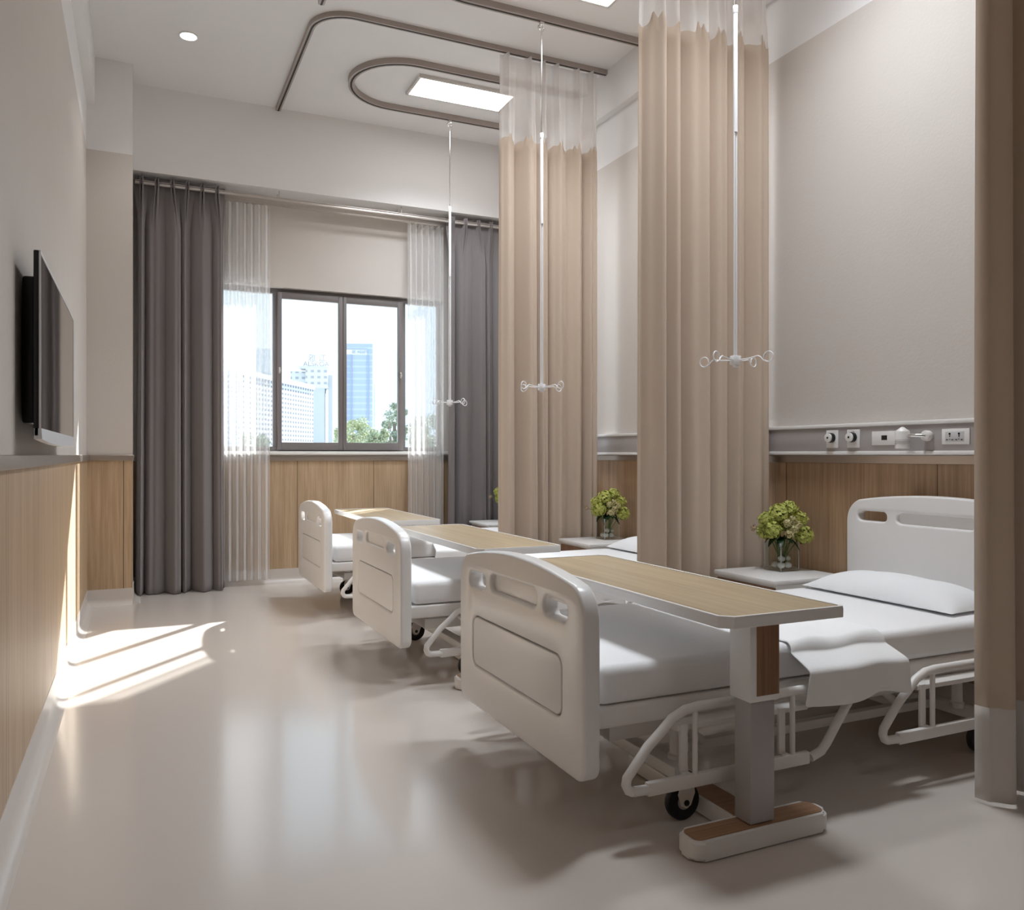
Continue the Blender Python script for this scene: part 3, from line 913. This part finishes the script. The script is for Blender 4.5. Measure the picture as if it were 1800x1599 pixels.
# ---- folded blanket over the near side of each mattress
def make_blanket():
    m = MB(); ny_top, ny_side, nx = 22, 16, 26
    xw = .235
    rows = []
    path = []
    # path in (y, z): far edge on top -> near edge -> down the side
    for k in range(ny_top + 1): path.append((.30 - (.30 + .455) * k / ny_top, .534))
    for k in range(1, 9):
        a = PI / 2 * k / 8; path.append((-.455 - .036 * math.sin(a), .498 + .036 * math.cos(a)))
    for k in range(1, ny_side + 1): path.append((-.491 - .098 * min(1, k / 4) , .498 - .155 * k / ny_side))
    L = len(path)
    for r, (y, z) in enumerate(path):
        t = r / (L - 1); row = []
        drop = max(0, (r - ny_top) / (L - 1 - ny_top))
        for i in range(nx + 1):
            u = -1 + 2 * i / nx
            w_ = xw * (1 - .12 * (1 - drop) * (u < 0) * (r / ny_top if r < ny_top else 1) + .05 * drop)
            x = u * w_ + .02 * drop * math.sin(2.2 * u + 1)
            dy = -.010 * math.sin(7 * u + 2) * drop - .006 * drop
            dz = (.006 * math.sin(5 * u + 9 * t)) * (1 - drop) + .012 * drop * math.sin(4 * u) * (drop > .9)
            row.append(m.bm.verts.new((x, y + dy, z + dz + .002)))
        rows.append(row)
    for r in range(L - 1):
        for i in range(nx):
            m.bm.faces.new((rows[r][i], rows[r][i + 1], rows[r + 1][i + 1], rows[r + 1][i]))
    o = m.build('blanket', M['towel'], None, 80)
    md = o.modifiers.new('thickness', 'SOLIDIFY'); md.thickness = .008; md.offset = 1
    md = o.modifiers.new('soft', 'SUBSURF'); md.levels = 1; md.render_levels = 1
    return o
bl = make_blanket()
for i, (y, lb) in enumerate(zip(BY, ('white folded blanket across the farthest bed', 'white folded blanket across the middle bed',
                                     'white folded blanket hanging over the side of the nearest bed'))):
    p = bl if i == 0 else bl.copy()
    if i: col.objects.link(p)
    p.location = (2.30, y, 0)
    tag(p, lb, 'blanket', 'folded blankets across the beds')

# ================================================================== overbed table
def make_table():
    t = empty('overbed_table', (0, 0, 0))
    # local origin: below the near-left corner of the top (world 1.575, 1.93)
    WX, WY = .481, 1.49
    def chamfer(x0, x1, y0, y1, c):
        return [(x0 + c, y0), (x1 - c * .3, y0), (x1, y0 + c * .3), (x1, y1 - c), (x1 - c, y1), (x0 + c, y1), (x0, y1 - c), (x0, y0 + c)]
    tt = MB().prism(chamfer(0, WX, 0, WY, .035), .682, .714)
    bmesh.ops.bevel(tt.bm, geom=tt.bm.edges[:], offset=.002, segments=1, affect='EDGES')
    top = tt.build('table_top', M['white'], t, 30)
    rim = MB(); b = .012
    o1 = chamfer(.001, WX - .001, .001, WY - .001, .035); o2 = chamfer(b, WX - b, b, WY - b, .033)
    for k in range(8):
        j = (k + 1) % 8
        vs = [rim.bm.verts.new((*o1[k], .713)), rim.bm.verts.new((*o1[j], .713)), rim.bm.verts.new((*o2[j], .713)), rim.bm.verts.new((*o2[k], .713))]
        vt = [rim.bm.verts.new((v.co.x, v.co.y, .7185)) for v in vs]
        rim.bm.faces.new(vt); rim.bm.faces.new(vs[::-1])
        for q in range(4): rim.bm.faces.new((vs[q], vs[(q + 1) % 4], vt[(q + 1) % 4], vt[q]))
    rim.build('raised_rim', M['white'], top, 30)
    MB().prism(o2, .7135, .7155).build('wood_surface', M['table_wood'], top, 0)
    MB().box(.13, .20, .10, 1.15, .668, .6815, .003).box(.33, .40, .10, 1.15, .668, .6815, .003).build('underframe', M['white'], t)
    slv = MB().box(.118, .232, .028, .125, .443, .6815, .004).build('post_sleeve', M['white'], t)
    MB().box(.142, .230, .0265, .0285, .462, .676).build('wood_strip', M['walnut'], slv, 0)
    MB().box(.127, .223, .038, .112, .066, .4425, .004).build('post', M['grey_tube'], t)
    # T-shaped foot
    def foot(m, x0, x1, y0, y1, z0, z1, r):
        cx, cy = (x0 + x1) / 2, (y0 + y1) / 2
        return m.prism(rrect(x1 - x0, y1 - y0, r, cx, cy), z0, z1)
    fm = foot(MB(), -.095, .435, .015, .12, .004, .062, .035)
    bmesh.ops.bevel(fm.bm, geom=[e for e in fm.bm.edges if abs(e.verts[0].co.z - e.verts[1].co.z) < 1e-5], offset=.008, segments=3, affect='EDGES')
    fm.box(.125, .245, .10, .72, .004, .060, .006)
    f = fm.build('foot', M['white'], t, 35)
    fw = foot(MB(), -.082, .422, .028, .107, .060, .0645, .024)
    fw.box(.137, .233, .107, .708, .058, .0625)
    fw.build('wood_inlay', M['walnut_x'], f, 0)
    return t
tab = make_table()
for i, (y, lb) in enumerate(((5.78, 'oak-topped overbed table over the farthest bed'),
                             (3.86, 'oak-topped overbed table over the middle bed'),
                             (1.93, 'oak-topped overbed table over the nearest bed, its post and foot in full view'))):
    o = tab if i == 0 else copy_tree(tab)
    o.location = (1.575, y, 0)
    tag(o, lb, 'table', 'overbed tables')

# ================================================================== nightstands
def make_nightstand():
    t = empty('nightstand', (0, 0, 0))
    MB().box(-.012, .49, -.006, .486, .520, .545, .006).build('top', M['white'], t)
    MB().box(.012, .485, 0, .48, .04, .519, .004).build('cabinet', M['white'], t)
    for z0, z1 in ((.365, .505), (.06, .355)):
        d = MB().box(0, .014, .010, .470, z0, z1, .003).build('drawer' if z0 > .3 else 'door', M['walnut'], t)
        MB().tube([(0, .19, z1 - .05), (-.02, .19, z1 - .05), (-.02, .31, z1 - .05), (0, .31, z1 - .05)], .005, 8).build('handle', M['chrome'], d)
    for x in (.05, .44):
        for y in (.05, .43):
            MB().cyl((x, y, 0), (x, y, .042), .018, 14, .003).build('foot', M['grey_tube'], t)
    return t
ns = make_nightstand()
for i, (y, lb) in enumerate(((7.105, 'nightstand with white top beyond the farthest bed, mostly behind the beige curtain'),
                             (5.195, 'nightstand with white top between the farthest and the middle bed'),
                             (3.29, 'nightstand with white top and brown wooden front between the middle and the nearest bed'))):
    o = ns if i == 0 else copy_tree(ns)
    o.location = (3.01, y, 0)
    tag(o, lb, 'nightstand', 'nightstands beside the beds')

# ================================================================== vases and flowers
def make_vase():
    t = empty('vase', (0, 0, 0))
    a = .0675; i = .0625; h = .162
    g = MB(); z0 = .001
    def ring(r, z): return [g.bm.verts.new((sx * r, sy * r, z)) for sx, sy in ((-1, -1), (1, -1), (1, 1), (-1, 1))]
    R = [ring(a, z0), ring(a, h), ring(i, h), ring(i, .014)]
    g.bm.faces.new(R[0][::-1]); g.bm.faces.new(R[3])
    for q in range(3):
        for k in range(4): g.bm.faces.new((R[q][k], R[q][(k + 1) % 4], R[q + 1][(k + 1) % 4], R[q + 1][k]))
    g.build('glass_body', M['vase_glass'], t, 0)
    e = MB()
    for sx, sy in ((-1, -1), (1, -1), (1, 1), (-1, 1)):
        e.cyl((sx * (a - .0025), sy * (a - .0025), .004), (sx * (a - .0025), sy * (a - .0025), h), .0022, 8)
    e.build('glass_corner', M['plate_grey'], t)
    return t
def petal_cluster(c, r, mat_name, n, ps, rnd, parent, squash=1.0):
    m = MB(); c = Vector(c)
    m.sphere(c, r * .72, 12, 8, (1, 1, 1)) if False else None
    for k in range(n):
        z = 1 - 2 * (k + .5) / n; ph = k * 2.399963
        rr = math.sqrt(1 - z * z)
        d = Vector((rr * math.cos(ph), rr * math.sin(ph), z * squash))
        d = (d + Vector([rnd.uniform(-.12, .12) for _ in range(3)])).normalized()
        p = c + d * r * rnd.uniform(.74, 1.06)
        d = (d + Vector([rnd.uniform(-.45, .45) for _ in range(3)])).normalized()
        a = d.orthogonal().normalized(); b = d.cross(a)
        th = rnd.uniform(0, PI)
        for q in range(4):
            an = th + q * PI / 2
            u = a * math.cos(an) + b * math.sin(an); v = d.cross(u)
            s = ps * rnd.uniform(.85, 1.15)
            m.quad(p, p + u * s * .55 + v * s * .42 + d * s * .22, p + u * s * 1.05 + d * s * rnd.uniform(.0, .35), p + u * s * .55 - v * s * .42 + d * s * .22)
    # inner ball of dark green so gaps read as depth
    o = m.build('flower_head', M[mat_name], parent, 0)
    return o
def make_bouquet():
    rnd = random.Random(21)
    t = empty('bouquet', (0, 0, 0))
    rt = Vector((.9095, -.4158, 0)); bk = Vector((.4158, .9095, 0)); up = Vector((0, 0, 1))
    # (across, up, back, radius) in metres about the vase mouth
    green = [(-.062, .075, -.045, .045), (-.085, .130, .0, .042), (-.02, .165, -.02, .056), (.045, .185, .01, .050),
             (.095, .130, -.005, .046), (.118, .045, -.02, .050), (-.01, .10, .075, .055), (.06, .11, .07, .052), (-.07, .06, .07, .048)]
    cream = [(.008, .118, -.075, .023), (.048, .085, -.078, .023), (.018, .055, -.080, .026), (.045, .135, -.062, .022), (.075, .105, -.06, .020)]
    stems = MB()
    for (a, u, b, r) in green + cream:
        p = rt * a + up * u + bk * b
        foot = rt * a * .25 + bk * b * .25 + up * -.125
        stems.tube([foot, foot * .4 + up * -.03 + p * .12, p - (p - up * .0).normalized() * r * .4], .0025, 6)
    d0 = rt * -.165 + up * .085 + bk * -.02
    stems.tube([rt * -.01 + up * -.12, rt * -.03 + up * .0, rt * -.09 + up * .06, d0], .0016, 6)
    stems.build('stem', M['stem'], t)
    for (a, u, b, r) in green:
        p = rt * a + up * u + bk * b
        h = petal_cluster(p, r, 'petal', 150, .0125, rnd, t)
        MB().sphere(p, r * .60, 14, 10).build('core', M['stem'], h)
    for (a, u, b, r) in cream:
        p = rt * a + up * u + bk * b
        petal_cluster(p, r, 'petal_cream', 34, .0085, rnd, t)
    petal_cluster(d0, .017, 'petal_dry', 22, .0075, rnd, t)
    for (a, u, ln, wd, s, b0) in ((-.09, -.022, 1, .022, 1, -.05), (.085, -.045, 1, .024, 1, -.05), (-.035, -.035, 1, .020, 1, -.09), (-.055, .015, 1, .018, 1, -.04),
                                  (.03, .0, 1, .022, 1, -.085), (.01, -.02, 1, .02, 1, .09), (.08, .0, 1, .02, 1, .05), (-.08, -.01, 1, .02, 1, .05)):
        tip = rt * a + up * u + bk * b0; root = up * .0 + rt * a * .12 + bk * b0 * .15
        m = MB(); N = 8; prev = None
        side = (tip - root).cross(up).normalized()
        for k in range(N + 1):
            s_ = k / N
            c = root.lerp(tip, s_) + up * (.034 * math.sin(PI * s_))
            w_ = wd * math.sin(PI * min(1, s_ * .93 + .03)) ** .8
            cur = (m.bm.verts.new(c - side * w_ + up * .006), m.bm.verts.new(c), m.bm.verts.new(c + side * w_ + up * .006))
            if prev:
                m.bm.faces.new((prev[0], prev[1], cur[1], cur[0])); m.bm.faces.new((prev[1], prev[2], cur[2], cur[1]))
            prev = cur
        m.build('leaf', M['leaf'], t, 60)
    return t
vs = make_vase(); bq = make_bouquet()
peb_m = MB().sphere((0, 0, .0), .021, 16, 10, (1, 1, .85)).build('pebble', M['pebble'])
first_peb = True
for i, ((y, nm), w1) in enumerate(zip(((7.39, 'farthest'), (5.48, 'middle'), (3.585, 'nearest')),
                                      ('beyond the farthest bed', 'between the farthest and middle beds', 'between the middle and nearest beds'))):
    X = 3.325
    v = vs if i == 0 else copy_tree(vs)
    v.location = (X, y, .545)
    tag(v, 'square clear glass vase on the nightstand ' + w1, 'vase', 'glass vases on the nightstands')
    b = bq if i == 0 else copy_tree(bq)
    b.location = (X, y, .545 + .158)
    tag(b, 'lime green hydrangea bouquet in the vase ' + w1, 'flowers', 'hydrangea bouquets')
    for (px, py, pz) in ((-.035, -.035, .034), (.012, -.037, .034), (-.036, .012, .034), (.014, .012, .034), (-.012, -.012, .068), (.034, -.004, .066)):
        p = peb_m if first_peb else peb_m.copy()
        if not first_peb: col.objects.link(p)
        first_peb = False
        p.location = (X + px, y + py, .545 + pz)
        tag(p, 'round pale pebble in the glass vase ' + w1, 'pebble', 'pebbles in the vase ' + w1)

# ================================================================== bed-head service panel and its fittings
PX = 3.495
sp = tag(empty('service_panel', (XR - .001, 3.2, 1.2)), 'long grey wall panel with white edges above the beds, fitted to the right wall', 'service panel')
SY0, SY1 = -2.2, 4.4
MB().box(PX - XR + .001, -.002, SY0, SY1, .018, .150, .002).build('panel_body', M['panel_grey'], sp)
MB().box(PX - XR - .008, 0, SY0, SY1, .150, .170, .004).build('edge_strip', M['white'], sp)
MB().box(PX - XR - .008, 0, SY0, SY1, .000, .0205, .004).build('edge_strip', M['white'], sp)

def outlet(y, label):
    t = tag(empty('gas_outlet', (PX, y, 1.287)), label, 'gas outlet', 'gas outlets on the wall panel')
    MB().box(-.007, 0, -.042, .042, -.048, .050, .002).build('cover_plate', M['plate'], t)
    MB().cyl((-.007, 0, .008), (-.030, 0, .008), .027, 28, .002).build('socket_body', M['black'], t)
    k = MB().cyl((-.030, 0, .008), (-.040, 0, .008), .0245, 28, .002).build('knob_face', M['plate'], t)
    MB().cyl((-.0395, 0, .008), (-.0415, 0, .008), .006, 14).build('knob_hole', M['black'], k)
    return t
outlet(3.372, 'round gas outlet on a white plate, left of the pair')
g2 = outlet(3.225, 'round gas outlet on a white plate with small grey lettering, right of the pair')
text_part('lettering', 'O2', .013, .0003, M['grey_tube'], g2, (-.0075, 0, .034), (PI / 2, 0, -PI / 2))
t = tag(empty('data_socket', (PX, 3.01, 1.287)), 'white wall plate with one black data port beside the reading lamp', 'socket')
MB().box(-.007, 0, -.085, .092, -.036, .036, .002).build('cover_plate', M['plate'], t)
MB().box(-.0085, -.006, -.004, .030, -.010, .014).build('port', M['black'], t)
# reading lamp
t = tag(empty('reading_lamp', (PX, 2.765, 1.293)), 'white ribbed reading lamp on a swivel arm on the wall panel', 'lamp')
MB().cyl((0, 0, 0), (-.035, 0, 0), .026, 24, .006).build('wall_mount', M['plate'], t)
MB().tube([(-.03, 0, 0), (-.055, .03, .002), (-.06, .075, .004)], .010, 12).build('swivel_arm', M['chrome'], t)
hd = MB().tube([(-.065, .10, -.062), (-.065, .10, -.060), (-.065, .10, .020), (-.065, .10, .026), (-.065, .10, .036), (-.065, .10, .044), (-.065, .10, .046)], .03, 28,
               radii=[.030, .034, .034, .032, .018, .008, .002])
hd.build('lamp_head', M['plate'], t)
rg = MB()
for z in (-.034, -.026, -.018): rg.torus((-.065, .10, z), .0345, .0013, seg=28, tseg=6)
rg.build('cooling_rib', M['plate_grey'], t)
t = tag(empty('power_socket', (PX, 2.625, 1.287)), 'white double power socket right of the reading lamp', 'socket')
MB().box(-.007, 0, -.075, .068, -.037, .037, .002).build('cover_plate', M['plate'], t)
MB().box(-.009, -.006, -.048, .048, -.024, .024, .001).build('socket_insert', M['plate_grey'], t)
pn = MB()
for yy in (-.024, .024):
    pn.cyl((-.0085, yy, .013), (-.0105, yy, .013), .0055, 12).cyl((-.0085, yy, .002), (-.0105, yy, .002), .0032, 10)
    for s in (-1, 1): pn.box(-.0105, -.0085, yy + s * .014 - .005, yy + s * .014 + .005, -.017, -.013)
    pn.box(-.0105, -.0085, yy - .001, yy + .001, -.016, -.010)
pn.build('pin_holes', M['black'], t)

# ================================================================== outside: ground, towers and trees
GZ = -14.0
struct(MB().box(-1200, 1800, 20, 2400, GZ - 1, GZ).build('ground', pmat('pale_paving', (.62, .63, .62), .9, noise=.05, nscale=.05), smooth=0))
def tower(name, p1, p2, depth, top, mat, label, parts=()):
    """p1, p2: left and right corners of the near face on plan; depth goes away from the room"""
    p1, p2 = Vector((*p1, 0)), Vector((*p2, 0))
    d = (p2 - p1); L = d.length; ang = math.atan2(d.y, d.x)
    t = tag(empty(name, (p1.x, p1.y, GZ), ang), label, 'building')
    MB().box(0, L, 0, depth, 0, top - GZ).build('tower_body', mat, t, 0)
    return t, L
pale = pmat('pale_concrete', (.50, .52, .55), .8, noise=.03, nscale=.2)
F1 = facade_mat('slab_block_facade', (.44, .46, .51), (.13, .15, .20), 5.6, 3.9, .55, .5)
F2 = facade_mat('hotel_tower_facade', (.52, .545, .57), (.30, .33, .38), 7.5, 7, .5, .42)
F3 = facade_mat('blue_glass_facade', (.33, .41, .54), (.40, .475, .59), 400, 9.0, .97, .30, .3)
F4 = facade_mat('haze_paled_facade', (.51, .565, .62), (.47, .53, .60), 12, 12, .6, .5)  # haze is put into the colours: farther facades are paler
c_, s_ = .9095, .4158
def at(u, d):
    """plan position of the thing seen at column u, d metres ahead"""
    k = (u - 900) / 1435.0
    return (d * (s_ + c_ * k), d * (c_ - s_ * k))
def zt(v, d): return EYE + (800 - v) / 1435.0 * d
t, L = tower('apartment_block', at(426, 620), at(551, 762), 60, zt(673, 690), F1, 'wide pale apartment block with rows of small windows, lowest building in the left window pane')
zr = zt(673, 690) - GZ
MB().box(-1, L + 1, -1, 61, zr, zr + 4).build('parapet', pale, t, 0)
MB().box(L * .52, L * .70, 10, 30, zr + 4, zr + 9).build('roof_plant_room', pale, t, 0)
core = pmat('pale_grey_core', (.42, .46, .50), .7, noise=.03, nscale=.3)
t, L = tower('hotel_tower', at(541, 960), at(570, 962), 24, zt(682, 960), core, 'pale stepped tower with rooftop sign letters behind the apartment block')
zr = zt(648, 960) - GZ; zl = zt(682, 960) - GZ
MB().box(-2, L + 4, -4, 24, zl, zr).build('upper_storeys', F2, t, 0)
MB().box(-21, -2, 8, 22, zt(673, 960) - GZ, zt(652, 960) - GZ).build('side_wing', F2, t, 0)
MB().box(L + 4, L + 9, 6, 22, 0, zt(658, 960) - GZ).build('stair_core', core, t, 0)
MB().box(-10, L + 5, -5, 25, zr, zr + 2.5).build('roof_deck', pale, t, 0)
sgm = pmat('grey_sign_letters', (.36, .38, .43), .6)
text_part('roof_sign', 'ALSKOA', 8.0, .8, sgm, t, (L / 2, 2, zr + 3), (PI / 2, 0, 0))
text_part('roof_sign', '雅 江', 9.5, .8, sgm, t, (L / 2, 12, zr + 10.5), (PI / 2, 0, 0))
t, L = tower('glass_office_tower', at(607, 1200), at(655, 1203), 40, zt(604, 1200), F3, 'tall blue glass office tower with a white lettered band near its top')
zr = zt(604, 1200) - GZ
MB().box(0, L * .80, -2, 0, zr - 16, zr - 9).build('sign_band', pmat('white_sign_band', (.62, .65, .68), .5), t, 0)
text_part('band_lettering', 'IZ ADST', 6.5, .6, pmat('pale_blue_letters', (.38, .46, .58), .5), t, (L * .54, -2.8, zr - 15), (PI / 2, 0, 0))
fm = pmat('blue_grey_fin', (.28, .35, .47), .5)
for x in (L * .02, L * .22, L * .84): MB().box(x - .8, x + .8, -2, 0, 0, zr - 17).build('vertical_fin', fm, t, 0)
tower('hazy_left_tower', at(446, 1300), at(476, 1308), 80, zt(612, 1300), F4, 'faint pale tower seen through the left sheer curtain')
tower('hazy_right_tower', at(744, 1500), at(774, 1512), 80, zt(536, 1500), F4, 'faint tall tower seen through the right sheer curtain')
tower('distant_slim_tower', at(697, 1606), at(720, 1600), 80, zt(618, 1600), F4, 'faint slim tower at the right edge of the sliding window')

leaf_cols = [pmat('tree_leaf_hazed', (.50, .54, .36), .7, noise=.3, nscale=.9), pmat('tree_leaf_hazed_grey', (.38, .43, .34), .7, noise=.35, nscale=.9)]  # leaf colours paled to stand in for haze in the air
bark = pmat('grey_bark', (.22, .19, .16), .9, noise=.2)
def tree(u, d, vtop, halfw, mi, label, seed, n=4200, tall=1.0):
    rnd = random.Random(seed)
    x, y = at(u, d); top = zt(vtop, d); R = halfw / 1435.0 * d
    t = tag(empty('tree', (x, y, GZ)), label, 'tree', 'trees outside the window')
    zc = top - GZ - R * tall
    MB().tube([(0, 0, 0), (.1, 0, zc * .5), (0, .1, zc)], .3, 10, radii=[.34, .24, .12]).build('trunk', bark, t)
    m = MB(); lf = .034 * R + .055
    blobs = []
    for k in range(26):
        a = rnd.uniform(0, 2 * PI); rr = R * math.sqrt(rnd.random()) * .78; h = rnd.uniform(-.95, .75)
        blobs.append((Vector((rr * math.cos(a), rr * math.sin(a), zc + h * R * tall * math.sqrt(max(0.02, 1 - (rr / R) ** 2)))), R * rnd.uniform(.17, .32)))
    for k in range(n):
        c, r = rnd.choice(blobs)
        dv = Vector([rnd.gauss(0, 1) for _ in range(3)]).normalized()
        p = c + dv * r * rnd.uniform(.55, 1.05)
        a = Vector([rnd.gauss(0, 1) for _ in range(3)]).normalized(); b = a.orthogonal().normalized()
        s = lf * rnd.uniform(.6, 1.4)
        m.quad(p - a * s, p - b * s * .5, p + a * s, p + b * s * .5)
    m.build('crown', leaf_cols[mi], t, 0)
    for q in range(5):
        c, r = blobs[q]
        MB().tube([(0, 0, zc * .75), (c.x * .5, c.y * .5, (zc * .75 + c.z) / 2), tuple(c)], .05, 6, radii=[.10, .06, .03]).build('branch', bark, t)
    return t
tree(622, 70, 728, 37, 0, 'pale green round tree below the glass tower, across the middle of the window', 2)
tree(694, 62, 700, 30, 1, 'taller grey-green tree at the right side of the sliding window', 5, tall=1.5)
tree(662, 58, 745, 26, 0, 'low green tree between the two larger trees outside the window', 9)
tree(748, 66, 716, 38, 1, 'grey-green tree seen through the right sheer curtain', 13)
tree(452, 60, 752, 34, 1, 'low tree seen through the left sheer curtain', 17)
